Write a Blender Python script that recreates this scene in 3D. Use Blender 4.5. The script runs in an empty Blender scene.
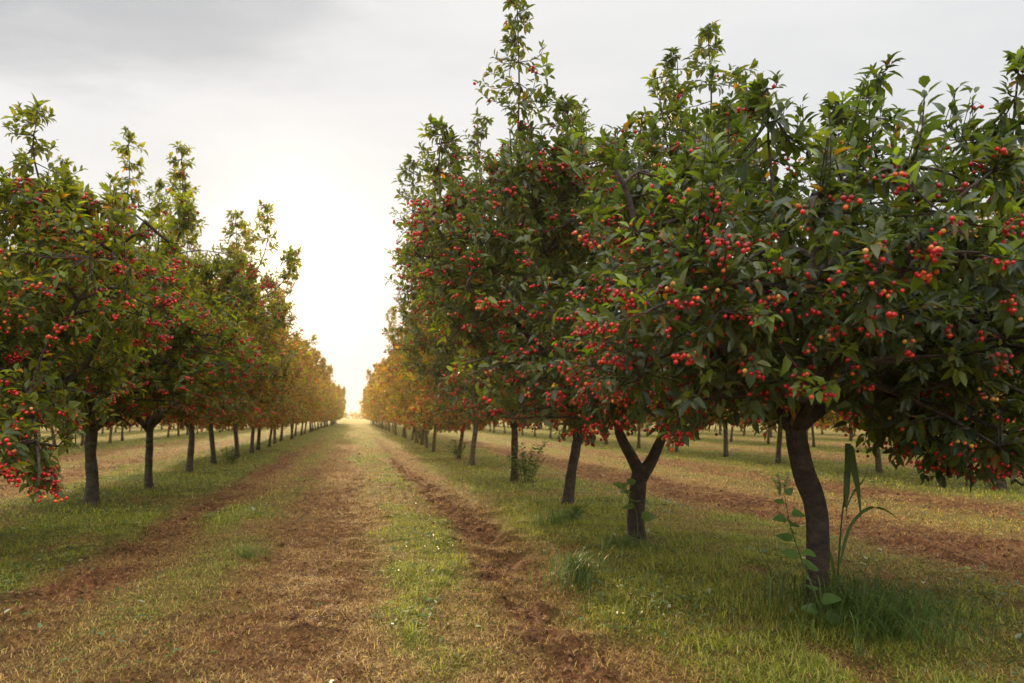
import bpy, math, random
import numpy as np

R = math.radians
C = bpy.context.scene.collection
SC = bpy.context.scene
rng = np.random.default_rng(11)

# ------------------------------------------------------------------ noise
def _h(ix, iy, iz, seed):
    n = (ix * 374761393 + iy * 668265263 + iz * 2147483647 + seed * 974711) & 0xffffffff
    n = ((n ^ (n >> 13)) * 1274126177) & 0xffffffff
    n = ((n ^ (n >> 16)) * 2246822519) & 0xffffffff
    return ((n ^ (n >> 15)) & 0xffffff) / float(0xffffff)

def vnoise(p, seed=0):
    p = np.asarray(p, float)
    if p.shape[-1] == 2:
        p = np.concatenate([p, np.zeros(p.shape[:-1] + (1,))], -1)
    i = np.floor(p).astype(np.int64); f = p - i; f = f * f * (3 - 2 * f)
    x, y, z = i[..., 0], i[..., 1], i[..., 2]; fx, fy, fz = f[..., 0], f[..., 1], f[..., 2]
    def c(a, b, d): return _h(x + a, y + b, z + d, seed)
    l = lambda a, b, t: a + (b - a) * t
    return l(l(l(c(0,0,0), c(1,0,0), fx), l(c(0,1,0), c(1,1,0), fx), fy),
             l(l(c(0,0,1), c(1,0,1), fx), l(c(0,1,1), c(1,1,1), fx), fy), fz)

def fbm(p, seed=0, o=3):
    s = 0; a = .5; t = 0
    for k in range(o):
        s = s + a * vnoise(np.asarray(p) * 2 ** k, seed + k); t += a; a *= .5
    return s / t

def nrm(v): return v / np.maximum(np.linalg.norm(v, axis=-1, keepdims=True), 1e-9)
def sstep(a, b, x):
    t = np.clip((x - a) / (b - a), 0, 1); return t * t * (3 - 2 * t)

# ------------------------------------------------------------------ meshes
def mesh_from(name, V, F3=None, F4=None, mat=None, col=None, smooth=True, attrs=None):
    V = np.asarray(V, np.float32)
    me = bpy.data.meshes.new(name)
    n3 = 0 if F3 is None else len(F3); n4 = 0 if F4 is None else len(F4)
    me.vertices.add(len(V)); me.vertices.foreach_set('co', V.ravel())
    loops = []
    if n3: loops.append(np.asarray(F3, np.int32).ravel())
    if n4: loops.append(np.asarray(F4, np.int32).ravel())
    L = np.concatenate(loops)
    me.loops.add(len(L)); me.loops.foreach_set('vertex_index', L)
    me.polygons.add(n3 + n4)
    st = np.concatenate([np.arange(n3) * 3, n3 * 3 + np.arange(n4) * 4]).astype(np.int32)
    me.polygons.foreach_set('loop_start', st)
    me.polygons.foreach_set('use_smooth', np.full(n3 + n4, smooth))
    me.update(calc_edges=True)
    if col is not None:
        a = me.color_attributes.new('tone', 'FLOAT_COLOR', 'POINT')
        c = np.ones((len(V), 4), np.float32); c[:, :3] = col
        a.data.foreach_set('color', c.ravel())
    for k, v in (attrs or {}).items():
        a = me.attributes.new(k, 'FLOAT', 'POINT'); a.data.foreach_set('value', np.asarray(v, np.float32))
    if mat: me.materials.append(mat)
    return me

def link(name, me, parent=None, loc=None):
    o = bpy.data.objects.new(name, me); C.objects.link(o)
    if parent: o.parent = parent
    if loc is not None: o.location = loc
    return o

def tag(o, label=None, cat=None, group=None, kind=None):
    if label: o['label'] = label
    if cat: o['category'] = cat
    if group: o['group'] = group
    if kind: o['kind'] = kind
    return o

def empty(name, loc, label, cat, group=None):
    o = bpy.data.objects.new(name, None); C.objects.link(o); o.location = loc
    o.empty_display_size = .2
    return tag(o, label, cat, group)

class Geo:                                    # collects vertices, triangles, quads and a colour per vertex
    def __init__(s): s.V = []; s.T = []; s.Q = []; s.K = []; s.n = 0
    def add(s, V, T=None, Q=None, K=None):
        V = np.asarray(V).reshape(-1, 3)
        if len(V) == 0: return
        if T is not None: s.T.append(np.asarray(T).reshape(-1, 3) + s.n)
        if Q is not None: s.Q.append(np.asarray(Q).reshape(-1, 4) + s.n)
        if K is None: K = (1., 1., 1.)
        K = np.asarray(K, float)
        s.K.append(np.broadcast_to(K, (len(V), 3)) if K.ndim == 1 else K)
        s.V.append(V); s.n += len(V)
    def mesh(s, name, mat, smooth=True):
        return mesh_from(name, np.concatenate(s.V), np.concatenate(s.T) if s.T else None,
                         np.concatenate(s.Q) if s.Q else None, mat, np.concatenate(s.K), smooth)

def tubes(P, rad, S=3, g=None, K=None, rough=0, seed=0, cap=False):
    """P (N,M,3) polylines, rad (N,M)."""
    P = np.asarray(P, float); N, M, _ = P.shape; rad = np.broadcast_to(rad, (N, M))
    T = np.empty_like(P); T[:, 1:-1] = P[:, 2:] - P[:, :-2]; T[:, 0] = P[:, 1] - P[:, 0]; T[:, -1] = P[:, -1] - P[:, -2]
    T = nrm(T)
    d = nrm(P[:, -1] - P[:, 0])
    ref = np.where(np.abs(d[:, 2:3]) > .8, np.array([[1., 0.13, 0]]), np.array([[0.1, 0, 1.]]))
    A = nrm(np.cross(T, ref[:, None])); B = np.cross(T, A)
    th = np.arange(S) / S * 2 * math.pi
    ring = A[:, :, None] * np.cos(th)[None, None, :, None] + B[:, :, None] * np.sin(th)[None, None, :, None]
    rr = np.repeat(rad[:, :, None], S, 2)
    if rough:
        q = P[:, :, None] + ring * .1
        rr = rr * (1 + rough * (fbm(q * np.array([22, 22, 7.]), seed, 3) - .5) * 2)
        rr = rr * (1 + rough * 1.3 * (vnoise(q * np.array([6, 6, 5.]), seed + 9) - .5))
    V = P[:, :, None] + ring * rr[..., None]
    idx = np.arange(N * M * S).reshape(N, M, S)
    a = idx[:, :-1]; b = idx[:, 1:]
    Q = np.stack([a, np.roll(a, -1, 2), np.roll(b, -1, 2), b], -1).reshape(-1, 4)
    Tt = None
    if cap and S >= 3:
        e = idx[:, -1]; s = idx[:, 0]
        Tt = np.concatenate([np.stack([e[:, 0], e[:, k], e[:, k + 1]], -1) for k in range(1, S - 1)] +
                            [np.stack([s[:, 0], s[:, k + 1], s[:, k]], -1) for k in range(1, S - 1)])
    if g is None: g = Geo()
    if K is not None and np.ndim(K) == 2: K = np.repeat(K, M * S, 0)
    g.add(V, Tt, Q, K)
    return g

def resample(pts, n):
    """smooth curve through control points (Catmull-Rom)"""
    p = np.asarray(pts, float)
    if len(p) == 2: return p[0] + (p[1] - p[0]) * np.linspace(0, 1, n)[:, None]
    q = np.vstack([2 * p[0] - p[1], p, 2 * p[-1] - p[-2]])
    u = np.linspace(0, len(p) - 1 - 1e-6, n); i = u.astype(int); t = (u - i)[:, None]
    a, b, c, d = q[i], q[i + 1], q[i + 2], q[i + 3]
    return .5 * (2 * b + (c - a) * t + (2 * a - 5 * b + 4 * c - d) * t ** 2 + (3 * b - a - 3 * c + d) * t ** 3)

def frames(U, up):
    """leaf frames: direction U, normal near up"""
    n = nrm(up - U * np.sum(up * U, -1, keepdims=True)); s = np.cross(U, n)
    return s, n

def leaves(g, P, U, N, L, W, K, lod, curl=.25, fold=.28):
    s, n = frames(U, N); L = L[:, None]; W = W[:, None]
    m = len(P)
    if m == 0: return
    if lod == 0:
        pt = [P]
        for t, w in ((.30, .92), (.68, .72)):
            drop = -n * (curl[:, None] * L * t * t)
            c = P + U * L * t + drop
            up = n * (W * w * fold)
            pt += [c + s * W * w * .5 + up, c, c - s * W * w * .5 + up]
        pt.append(P + U * L * .98 - n * (curl[:, None] * L))
        V = np.stack(pt, 1)                   # m,8,3
        b = (np.arange(m) * 8)[:, None]
        T = np.concatenate([b + np.array([[0, 2, 1]]), b + np.array([[0, 3, 2]]), b + np.array([[4, 5, 7]]), b + np.array([[5, 6, 7]])])
        Q = np.concatenate([b + np.array([[1, 2, 5, 4]]), b + np.array([[2, 3, 6, 5]])])
        g.add(V, T, Q, np.repeat(K, 8, 0))
    else:
        c = P + U * L * .45
        V = np.stack([P, c + s * W * .5 + n * W * .1, P + U * L - n * (curl[:, None] * L * .8), c - s * W * .5 + n * W * .1], 1)
        b = (np.arange(m) * 4)[:, None]
        g.add(V, np.concatenate([b + np.array([[0, 2, 1]]), b + np.array([[0, 3, 2]])]), None, np.repeat(K, 4, 0))

def sphere(sub):
    t = (1 + 5 ** .5) / 2
    v = [(-1,t,0),(1,t,0),(-1,-t,0),(1,-t,0),(0,-1,t),(0,1,t),(0,-1,-t),(0,1,-t),(t,0,-1),(t,0,1),(-t,0,-1),(-t,0,1)]
    f = [(0,11,5),(0,5,1),(0,1,7),(0,7,10),(0,10,11),(1,5,9),(5,11,4),(11,10,2),(10,7,6),(7,1,8),(3,9,4),(3,4,2),(3,2,6),(3,6,8),(3,8,9),(4,9,5),(2,4,11),(6,2,10),(8,6,7),(9,8,1)]
    v = [np.array(a, float) / np.linalg.norm(a) for a in v]
    for _ in range(sub):
        cache = {}; nf = []
        def mid(a, b):
            k = (min(a, b), max(a, b))
            if k not in cache:
                m = v[a] + v[b]; v.append(m / np.linalg.norm(m)); cache[k] = len(v) - 1
            return cache[k]
        for a, b, c in f:
            ab, bc, ca = mid(a, b), mid(b, c), mid(c, a); nf += [(a,ab,ca),(b,bc,ab),(c,ca,bc),(ab,bc,ca)]
        f = nf
    return np.array(v), np.array(f)
SPH = {k: sphere(k) for k in (0, 1, 2)}

# ------------------------------------------------------------------ materials
def mat(name):
    m = bpy.data.materials.new(name); m.use_nodes = True
    nt = m.node_tree; nt.nodes.clear()
    return m, nt, nt.nodes, nt.links
def node(N, t, **k):
    n = N.new(t)
    for a, b in k.items():
        if a.startswith('_'): setattr(n, a[1:], b)
        else: n.inputs[a.replace('__', ' ')].default_value = b
    return n

def leaf_mat(name, trans=.38, rough=.42, tmul=(1.5, 1.7, .55), spec=.5):
    m, nt, N, L = mat(name)
    at = node(N, 'ShaderNodeAttribute', _attribute_name='tone')
    tc = node(N, 'ShaderNodeTexCoord'); ns = node(N, 'ShaderNodeTexNoise', Scale=38., Detail=2.)
    L.new(tc.outputs['Object'], ns.inputs['Vector'])
    mr = node(N, 'ShaderNodeMapRange'); mr.inputs[3].default_value = .78; mr.inputs[4].default_value = 1.22
    L.new(ns.outputs[0], mr.inputs[0])
    mu = node(N, 'ShaderNodeVectorMath', _operation='SCALE'); L.new(at.outputs['Color'], mu.inputs[0]); L.new(mr.outputs[0], mu.inputs['Scale'])
    p = node(N, 'ShaderNodeBsdfPrincipled', Roughness=rough); p.inputs['Specular IOR Level'].default_value = spec
    L.new(mu.outputs[0], p.inputs['Base Color'])
    t = node(N, 'ShaderNodeBsdfTranslucent')
    m2 = node(N, 'ShaderNodeVectorMath', _operation='MULTIPLY'); m2.inputs[1].default_value = tmul
    L.new(mu.outputs[0], m2.inputs[0]); L.new(m2.outputs[0], t.inputs['Color'])
    mx = node(N, 'ShaderNodeMixShader'); mx.inputs[0].default_value = trans
    L.new(p.outputs[0], mx.inputs[1]); L.new(t.outputs[0], mx.inputs[2])
    o = node(N, 'ShaderNodeOutputMaterial'); L.new(mx.outputs[0], o.inputs['Surface'])
    return m

def bark_mat(name, c0, c1, c2):
    m, nt, N, L = mat(name)
    tc = node(N, 'ShaderNodeTexCoord')
    mp = node(N, 'ShaderNodeMapping'); mp.inputs['Scale'].default_value = (1, 1, 2.2); L.new(tc.outputs['Object'], mp.inputs[0])
    n1 = node(N, 'ShaderNodeTexNoise', Scale=9., Detail=6., Roughness=.65); L.new(mp.outputs[0], n1.inputs['Vector'])
    mp2 = node(N, 'ShaderNodeMapping'); mp2.inputs['Scale'].default_value = (1, 1, .35); L.new(tc.outputs['Object'], mp2.inputs[0])
    n2 = node(N, 'ShaderNodeTexNoise', Scale=55., Detail=5.); L.new(mp2.outputs[0], n2.inputs['Vector'])
    n3 = node(N, 'ShaderNodeTexNoise', Scale=5., Detail=3.); L.new(tc.outputs['Object'], n3.inputs['Vector'])
    cr = node(N, 'ShaderNodeValToRGB'); e = cr.color_ramp.elements
    e[0].position = .35; e[0].color = (*c0, 1); e[1].position = .7; e[1].color = (*c1, 1)
    L.new(n1.outputs[0], cr.inputs[0])
    cr2 = node(N, 'ShaderNodeValToRGB'); cr2.color_ramp.elements[0].position = .56; cr2.color_ramp.elements[1].position = .72
    L.new(n3.outputs[0], cr2.inputs[0])
    mx = node(N, 'ShaderNodeMix', _data_type='RGBA'); L.new(cr2.outputs[0], mx.inputs[0]); L.new(cr.outputs[0], mx.inputs[6]); mx.inputs[7].default_value = (*c2, 1)
    p = node(N, 'ShaderNodeBsdfPrincipled', Roughness=.85); L.new(mx.outputs[2], p.inputs['Base Color'])
    ad = node(N, 'ShaderNodeMath', _operation='ADD'); L.new(n1.outputs[0], ad.inputs[0]); L.new(n2.outputs[0], ad.inputs[1])
    b = node(N, 'ShaderNodeBump', Strength=1., Distance=.022); L.new(ad.outputs[0], b.inputs['Height']); L.new(b.outputs[0], p.inputs['Normal'])
    o = node(N, 'ShaderNodeOutputMaterial'); L.new(p.outputs[0], o.inputs['Surface'])
    return m

def fruit_mat(name, color=None):
    m, nt, N, L = mat(name)
    p = node(N, 'ShaderNodeBsdfPrincipled', Roughness=.22)
    p.inputs['Specular IOR Level'].default_value = .6
    if color is None:
        at = node(N, 'ShaderNodeAttribute', _attribute_name='tone'); L.new(at.outputs['Color'], p.inputs['Base Color'])
    else:
        tc = node(N, 'ShaderNodeTexCoord'); ns = node(N, 'ShaderNodeTexNoise', Scale=60., Detail=2.); L.new(tc.outputs['Object'], ns.inputs['Vector'])
        mx = node(N, 'ShaderNodeMix', _data_type='RGBA'); L.new(ns.outputs[0], mx.inputs[0])
        mx.inputs[6].default_value = (*color, 1); mx.inputs[7].default_value = (*[min(1, c * 1.25) for c in color], 1)
        L.new(mx.outputs[2], p.inputs['Base Color'])
    o = node(N, 'ShaderNodeOutputMaterial'); L.new(p.outputs[0], o.inputs['Surface'])
    return m

M_LEAF = leaf_mat('cherry_leaf', .42, .34, (1.9, 1.9, .45), .55)
M_LEAF2 = leaf_mat('yellow_sunglow_cherry_leaf', .55, .4, (2.3, 1.9, .4), .45)  # yellow-green left-row leaves; farther crowns carry golden backlight in this colour
M_GRASS = leaf_mat('grass_blade', .35, .5, (1.3, 1.45, .6), .4)
M_STRAW = leaf_mat('dry_grass_blade', .3, .6, (1.15, 1.0, .75), .3)
M_WEED = leaf_mat('weed_leaf', .35, .45, (1.4, 1.6, .5), .4)
M_BARK = bark_mat('cherry_bark', (.012, .008, .006), (.075, .046, .030), (.11, .09, .06))
M_PALE = bark_mat('pale_cherry_bark', (.07, .05, .045), (.2, .16, .145), (.3, .27, .25))
M_TWIG = bark_mat('cherry_twig', (.03, .018, .012), (.1, .065, .045), (.15, .12, .1))
M_FRUIT = fruit_mat('cherry_skin')
FRUITS = [(.52, .010, .012), (.30, .006, .014), (.64, .02, .014), (.70, .11, .022), (.60, .28, .05)]
M_FR = [fruit_mat('cherry_skin_' + n, c) for n, c in zip(('red', 'dark', 'bright', 'orange', 'yellow'), FRUITS)]

# ------------------------------------------------------------------ cherry trees
def leaf_colors(n, r, young=0.05):
    base = np.array([.056, .080, .026]); alt = np.array([.105, .112, .026]); dk = np.array([.034, .052, .026])
    t = r.random((n, 1)); k = base * (1 - t) + np.where(r.random((n, 1)) < .5, alt, dk) * t
    y = r.random(n) < young
    k[y] = np.array([.17, .24, .03]) * r.uniform(.6, 1.1, (y.sum(), 1))
    o = r.random(n) < .012
    k[o] = np.array([.30, .15, .03]) * r.uniform(.6, 1., (o.sum(), 1))
    return k * r.uniform(.8, 1.25, (n, 1))

def sample_env(env, n, r, shell=3.2, seed=0, void=.36):
    w = np.array([e[2] for e in env], float); w /= w.sum(); out = []
    tot = 0
    while tot < n:
        m = n * 2
        k = r.choice(len(env), m, p=w)
        d = nrm(r.normal(size=(m, 3))); u = r.random(m) ** (1 / shell)
        c = np.array([e[0] for e in env])[k]; q = np.array([e[1] for e in env])[k]
        p = c + d * u[:, None] * q
        keep = fbm(p * 1.6 + seed * 7.3, seed, 2) > void
        keep &= p[:, 2] > .5
        p = p[keep]; out.append(p); tot += len(p)
    return np.concatenate(out)[:n]

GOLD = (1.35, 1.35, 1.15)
def make_tree_meshes(key, seed, trunk, tr, limbs, env, n_sub=110, n_shoot=1100, spires=(), leaf=.078, lod=0,
                     n_fruit=260, pale=(), zbot=.95, per=14, young=.06, split=False, void=.395, shell=3.2, fruit=.0115):
    """limbs: list of (control points, r0, r1). Returns dict of meshes plus the fruit positions."""
    r = np.random.default_rng(seed); out = {}
    S = 16 if lod == 0 else (8 if lod == 1 else 5)
    M = 22 if lod == 0 else (9 if lod == 1 else 5)
    # trunk, wider at the foot
    P = resample(trunk, M); t = np.linspace(0, 1, M)
    rad = tr * (1 - .12 * t) * (1 + .5 * np.exp(-t * 13)); rad[0] *= 1.08; P[0, 2] -= .06
    rad = rad * np.where(t > .93, .92, 1)
    out['trunk'] = tubes(P[None], rad[None], S, rough=.2 if lod == 0 else .06, seed=seed, cap=True).mesh(key + '_trunk', M_BARK)
    nodes = []; out['limb'] = []; gl = Geo()
    for i, (cp, r0, r1) in enumerate(limbs):
        m = 18 if lod == 0 else (8 if lod == 1 else 4)
        Q = resample(cp, m); tt = np.linspace(0, 1, m)
        wob = (np.stack([vnoise(Q * 3 + 11 * i, seed + 1), vnoise(Q * 3 + 5 + i, seed + 2), vnoise(Q * 3 + 9, seed + 3)], -1) - .5) * .11
        Q = Q + wob * np.sin(np.clip(tt * 2.2, 0, 1.2))[:, None]
        rr = r0 + (r1 - r0) * tt ** .8
        if i < 2 and lod == 0: rr = rr * (1 + .12 * np.exp(-tt * 14))
        if lod == 0:
            out['limb'].append(tubes(Q[None], rr[None], 10, rough=.12, seed=seed + i, cap=True).mesh(key + '_limb', M_PALE if i in pale else M_BARK))
        else:
            tubes(Q[None], rr[None], 6 if lod == 1 else 4, gl, rough=.05, seed=seed + i)
        k = tt > .22
        nodes.append(np.concatenate([Q[k], rr[k][:, None]], 1))
    if lod: out['limb'].append(gl.mesh(key + '_limbs', M_BARK))
    gt = Geo()
    # spires: long upright leaders, and many short ones along the top of the crown
    lead = []
    if lod < 2:
        for _ in range(60 if lod == 0 else 22):
            e0 = env[r.choice(len(env), p=np.array([q[2] for q in env]) / sum(q[2] for q in env))]
            if e0[0][2] < 1.5: continue
            a = r.random() * 6.28; q = r.random() ** .5 * .92
            l = r.uniform(.26, .55)
            lead.append(((e0[0][0] + e0[1][0] * q * math.cos(a) * 1.0, e0[0][1] + e0[1][1] * q * math.sin(a), e0[0][2] + e0[1][2] * .86 * math.sqrt(1 - q * q) + l * .45), l))
    spn = []
    for (sp, l) in spires:
        nd = np.concatenate(nodes)[:, :3]; tip = np.array(sp, float); s = tip - np.array([0, 0, l])
        q = nd[np.argmin(np.linalg.norm((nd - s) * [1, 1, .6], axis=1))]
        m = 12; Q = resample([q, q * .35 + s * .65 + [0, 0, -.05], s + (tip - s) * .35 + r.normal(0, .03, 3), tip], m)
        tubes(Q[None], np.linspace(.014, .003, m)[None], 5, gt)
        spn.append(Q[3:])
    nodes = np.concatenate(nodes)
    # sub-branches
    T = sample_env(env, n_sub, r, 2.6, seed, void)
    dd = np.linalg.norm((T[:, None] - nodes[None, :, :3]) * [1, 1, 1.25], axis=2) + np.maximum(nodes[None, :, 2] - T[:, None, 2], 0) * .5
    q = nodes[np.argmin(dd, 1)]
    mid = (q[:, :3] + T) / 2 + np.stack([r.normal(0, .05, n_sub), r.normal(0, .05, n_sub), r.uniform(-.03, .16, n_sub)], 1)
    mm = 7 if lod == 0 else (4 if lod == 1 else 3)
    tt = np.linspace(0, 1, mm)[None, :, None]
    SB = q[:, None, :3] * (1 - tt) ** 2 + 2 * tt * (1 - tt) * mid[:, None] + T[:, None] * tt ** 2
    if lod < 2:
        tubes(SB, np.minimum(q[:, 3:4] * .8, .017) * (1 - np.linspace(0, 1, mm)[None] * .7), 5 if lod == 0 else 3, gt)
    sn = SB[:, 1:].reshape(-1, 3)
    sn2 = np.concatenate([sn] + spn) if spn else sn
    # shoots
    n_shoot = int(n_shoot * (1.18 if lod == 0 else 1))
    E = sample_env(env, n_shoot, r, shell, seed, void)
    cen = np.average([e[0] for e in env], axis=0, weights=[e[2] for e in env])
    ns = 0
    for Q in spn:
        L = np.linalg.norm(Q[-1] - Q[0]); k = int(L / .03); u = np.linspace(0, .97, k)
        base = Q[np.minimum((u * (len(Q) - 1)).astype(int), len(Q) - 1)]
        a = r.random(k) * 6.28; le = (min(.30, .05 + L * .2) * (1 - u) ** .8 + .04) * r.uniform(.5, 1.2, k)
        E = np.concatenate([E, base + np.stack([np.cos(a) * le, np.sin(a) * le, le * .9 + .06], 1)]); ns += k
    lead = [(np.array(q[0]) + r.normal(0, .008, 3), q[1]) for q in lead for _ in range(3)]
    nl = len(lead)
    if nl: E = np.concatenate([E, np.array([q[0] for q in lead])]); ns += nl
    n = len(E)
    near = np.empty(n, int)
    for s in range(0, n, 500):
        d = E[s:s + 500, None] - sn2[None]
        near[s:s + 500] = np.argmin(np.linalg.norm(d, axis=2) + np.maximum(-d[..., 2], 0) * .35, 1)
    A = sn2[near]
    hh = np.clip((E[:, 2] - cen[2]) / 1.0, -1, 1)
    outw = E - cen; outw[:, 2] *= .4; outw = nrm(outw)
    ed = nrm(outw * (.75 - .25 * hh[:, None]) + np.stack([r.normal(0, .25, n), r.normal(0, .25, n), .25 + .75 * hh + r.normal(0, .25, n)], 1))
    ln = np.clip(np.linalg.norm(E - A, axis=1), .12, 1.2)
    B = E - ed * (ln * .45)[:, None]
    sl = np.minimum(ln, r.uniform(.26, .52, n))
    if nl:
        ll = np.array([q[1] for q in lead]); up = nrm(np.stack([r.normal(0, .16, nl), r.normal(0, .16, nl), np.ones(nl)], 1) + outw[-nl:] * .25)
        B[-nl:] = E[-nl:] - up * ll[:, None] * .75; sl[-nl:] = np.minimum(ln[-nl:] * .97, ll)
    mm = 5 if lod == 0 else 3
    tt = np.linspace(0, 1, mm)[None, :, None]
    SH = A[:, None] * (1 - tt) ** 2 + 2 * tt * (1 - tt) * B[:, None] + E[:, None] * tt ** 2
    if lod < 2:
        tubes(SH, np.linspace(.0048, .0018, mm)[None].repeat(n, 0), 3, gt)
    if gt.n: out['twigs'] = gt.mesh(key + '_twigs', M_TWIG)
    # leaves along the last stretch of every shoot
    j = np.arange(per)
    f = (j[None] + r.uniform(-.3, .3, (n, per))) / per
    tl = 1 - (f * (sl / ln)[:, None]) * .98
    keep = r.random((n, per)) < .9
    tb = tl[..., None]
    LP = A[:, None] * (1 - tb) ** 2 + 2 * tb * (1 - tb) * B[:, None] + E[:, None] * tb ** 2
    TG = nrm((B - A)[:, None] * (1 - tb) + (E - B)[:, None] * tb)
    ph = (j * 2.4)[None] + r.random((n, 1)) * 6.28 + r.normal(0, .3, (n, per))
    ref = np.where(np.abs(TG[..., 2:3]) > .85, np.array([1., 0, 0]), np.array([0, 0, 1.]))
    X = nrm(np.cross(TG, ref)); Y = np.cross(TG, X)
    rad_ = X * np.cos(ph)[..., None] + Y * np.sin(ph)[..., None]
    spread = r.uniform(.55, 1.25, (n, per, 1)) * np.where(f[..., None] < .15, .5, 1)
    U = nrm(TG * .75 + rad_ * spread + np.array([0, 0, -.12]) + r.normal(0, .14, (n, per, 3)))
    NU = nrm(np.array([0, 0, 1.]) + TG * .5 + outw[:, None] * .25 + r.normal(0, .28, (n, per, 3)))
    k = keep.ravel(); LP = LP.reshape(-1, 3)[k]; U = U.reshape(-1, 3)[k]; NU = NU.reshape(-1, 3)[k]; fk = f.ravel()[k]
    m = len(LP)
    Ls = leaf * r.uniform(.5, 1.25, m) * np.where(fk < .15, .66, 1)
    if nl: Ls = Ls * np.where(np.repeat(np.arange(n) >= n - nl, per)[k], 1.25, 1.)
    Ws = Ls * r.uniform(.40, .60, m)
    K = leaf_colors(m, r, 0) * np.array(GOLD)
    # young shoots: whole shoot paler
    ysh = np.repeat(r.random(n) < young * 1.5, per)[k]
    K[ysh] = np.array([.22, .29, .035]) * r.uniform(.6, 1.05, (ysh.sum(), 1))
    shv = np.repeat(r.uniform(.78, 1.22, n), per)[k]; K = K * shv[:, None]
    gl = Geo()
    leaves(gl, LP + U * .012, U, NU, Ls, Ws, K, 0 if lod == 0 else 1, curl=r.uniform(.0, .45, m))
    out['crown'] = gl.mesh(key + '_leaves', M_LEAF2 if GOLD[0] > 1.5 else M_LEAF)
    # fruit clusters hang from the shoots
    n_fruit = int(n_fruit * (5.2 if lod == 0 else 4.))
    wt = np.clip(np.linalg.norm((E[:n - ns] - cen) / np.array([1.5, 1.5, 1.0]), axis=1), .1, 1.6) ** 2.2; wt *= fbm(E[:n - ns] * 2.3, seed + 50, 2) ** 2; wt /= wt.sum()
    ci = r.choice(n - ns, n_fruit, p=wt)
    if ns: ci = np.concatenate([ci, r.choice(np.arange(n - ns, n), ns // 5)])
    nc = len(ci)
    tc = r.uniform(.45, 1.0, nc)[:, None]
    CP = A[ci] * (1 - tc) ** 2 + 2 * tc * (1 - tc) * B[ci] + E[ci] * tc ** 2
    cnt = np.minimum(r.geometric(.42, nc), 5) if lod == 0 else r.integers(1, 4, nc)
    rep = np.repeat(np.arange(nc), cnt); q = len(rep)
    fr = fruit * r.uniform(.8, 1.15, q) * (1 if lod == 0 else (1.35 if lod == 1 else 2.2))
    off = nrm(np.stack([r.normal(0, .55, q), r.normal(0, .55, q), -np.abs(r.normal(.8, .25, q))], 1)) * r.uniform(.03, .055, q)[:, None]
    FP = CP[rep] + off + outw[ci][rep] * r.uniform(0, .05, q)[:, None]
    for _ in range(3):                                  # push touching fruit apart
        for c0 in range(0, q, 2000):
            a = FP[c0:c0 + 2000]; ra = rep[c0:c0 + 2000]
            for s in range(1, 5):
                if len(a) <= s: break
                same = ra[s:] == ra[:-s]; d = a[s:] - a[:-s]; L = np.linalg.norm(d, axis=1)
                mv = np.where(same & (L < .028), (.028 - L) / 2, 0)[:, None] * d / np.maximum(L, 1e-5)[:, None]
                a[s:] += mv; a[:-s] -= mv
    rip = np.repeat(r.random(nc), cnt) + r.normal(0, .15, q)
    ck = np.digitize(rip, [.42, .62, .82, .99])          # 0 red 1 dark 2 bright 3 orange 4 yellow
    out['fruit'] = (FP, fr, ck, CP[rep])
    if not split:
        out['cherries'] = fruit_mesh(key, FP, fr, ck, CP[rep], 1 if lod == 0 else 0, lod < 1, r)
    return out

def fruit_mesh(key, FP, fr, ck, CP, sub, stems, r):
    g = Geo(); sv, sf = SPH[sub]; q = len(FP)
    V = FP[:, None] + sv[None] * fr[:, None, None]
    F = (np.arange(q) * len(sv))[:, None, None] + sf[None]
    K = np.array(FRUITS)[ck] * r.uniform(.85, 1.15, (q, 1))
    g.add(V, F, None, np.repeat(K, len(sv), 0))
    if stems:
        top = FP + np.array([0, 0, 1]) * fr[:, None]
        P = np.stack([CP, (CP + top) / 2 + [0, 0, .006], top], 1)
        tubes(P, np.full((q, 3), .0013), 3, g, K=(.10, .13, .03))
    return g.mesh(key + '_cherries', M_FRUIT)

CH = []
for i, c in enumerate(FRUITS):                            # one cherry with its dimple, shared by all
    sv, sf = SPH[2]; v = sv.copy()
    d = np.clip((v[:, 2] - .72) / .28, 0, 1); v[:, 2] -= d * d * .22; v[:, 2] *= .96
    CH.append(mesh_from('cherry', v * .0115, sf, None, M_FR[i]))

def std_limbs(seed, zf=.92, H=3.0, sp=.95, lean=(0, 0), r0=.05):
    r = np.random.default_rng(seed); L = []; n = r.integers(4, 6); a0 = r.random() * 6.28
    b = np.array([lean[0], lean[1], zf])
    for i in range(n):
        a = a0 + i * 6.28 / n + r.normal(0, .25); s = sp * r.uniform(.75, 1.2); h = H * r.uniform(.8, 1.1)
        d = np.array([math.cos(a), math.sin(a), 0])
        L.append(([b - [0, 0, .05], b + d * s * .38 + [0, 0, .28], b + d * s * .8 + [0, 0, (h - zf) * .5], b + d * s + [0, 0, (h - zf)]], r0 * r.uniform(.75, 1), .011))
    L.append(([b - [0, 0, .03], b + [r.normal(0, .06), r.normal(0, .06), (H - zf) * .5], b + [r.normal(0, .2), r.normal(0, .2), (H - zf) * 1.12]], r0 * .85, .01))
    return L

VIEW = []           # hero trees whose 100 largest cherries become parts
def build_tree(loc, meshes, label, group, name='cherry_tree', rot=0, scale=1., cherries_label=None):
    e = empty(name, loc, label, 'cherry tree', group)
    e.rotation_euler.z = rot; e.scale = (scale,) * 3
    link('trunk', meshes['trunk'], e)
    for m in meshes['limb']: link('limb', m, e)
    if 'twigs' in meshes: tag(link('twigs', meshes['twigs'], e), kind='stuff')
    link('crown', meshes['crown'], e)
    if 'cherries' in meshes: tag(link('cherries', meshes['cherries'], e), kind='stuff')
    return e

GR = 'cherry trees in the row right of the dirt track'
GL = 'cherry trees in the row left of the dirt track'


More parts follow.
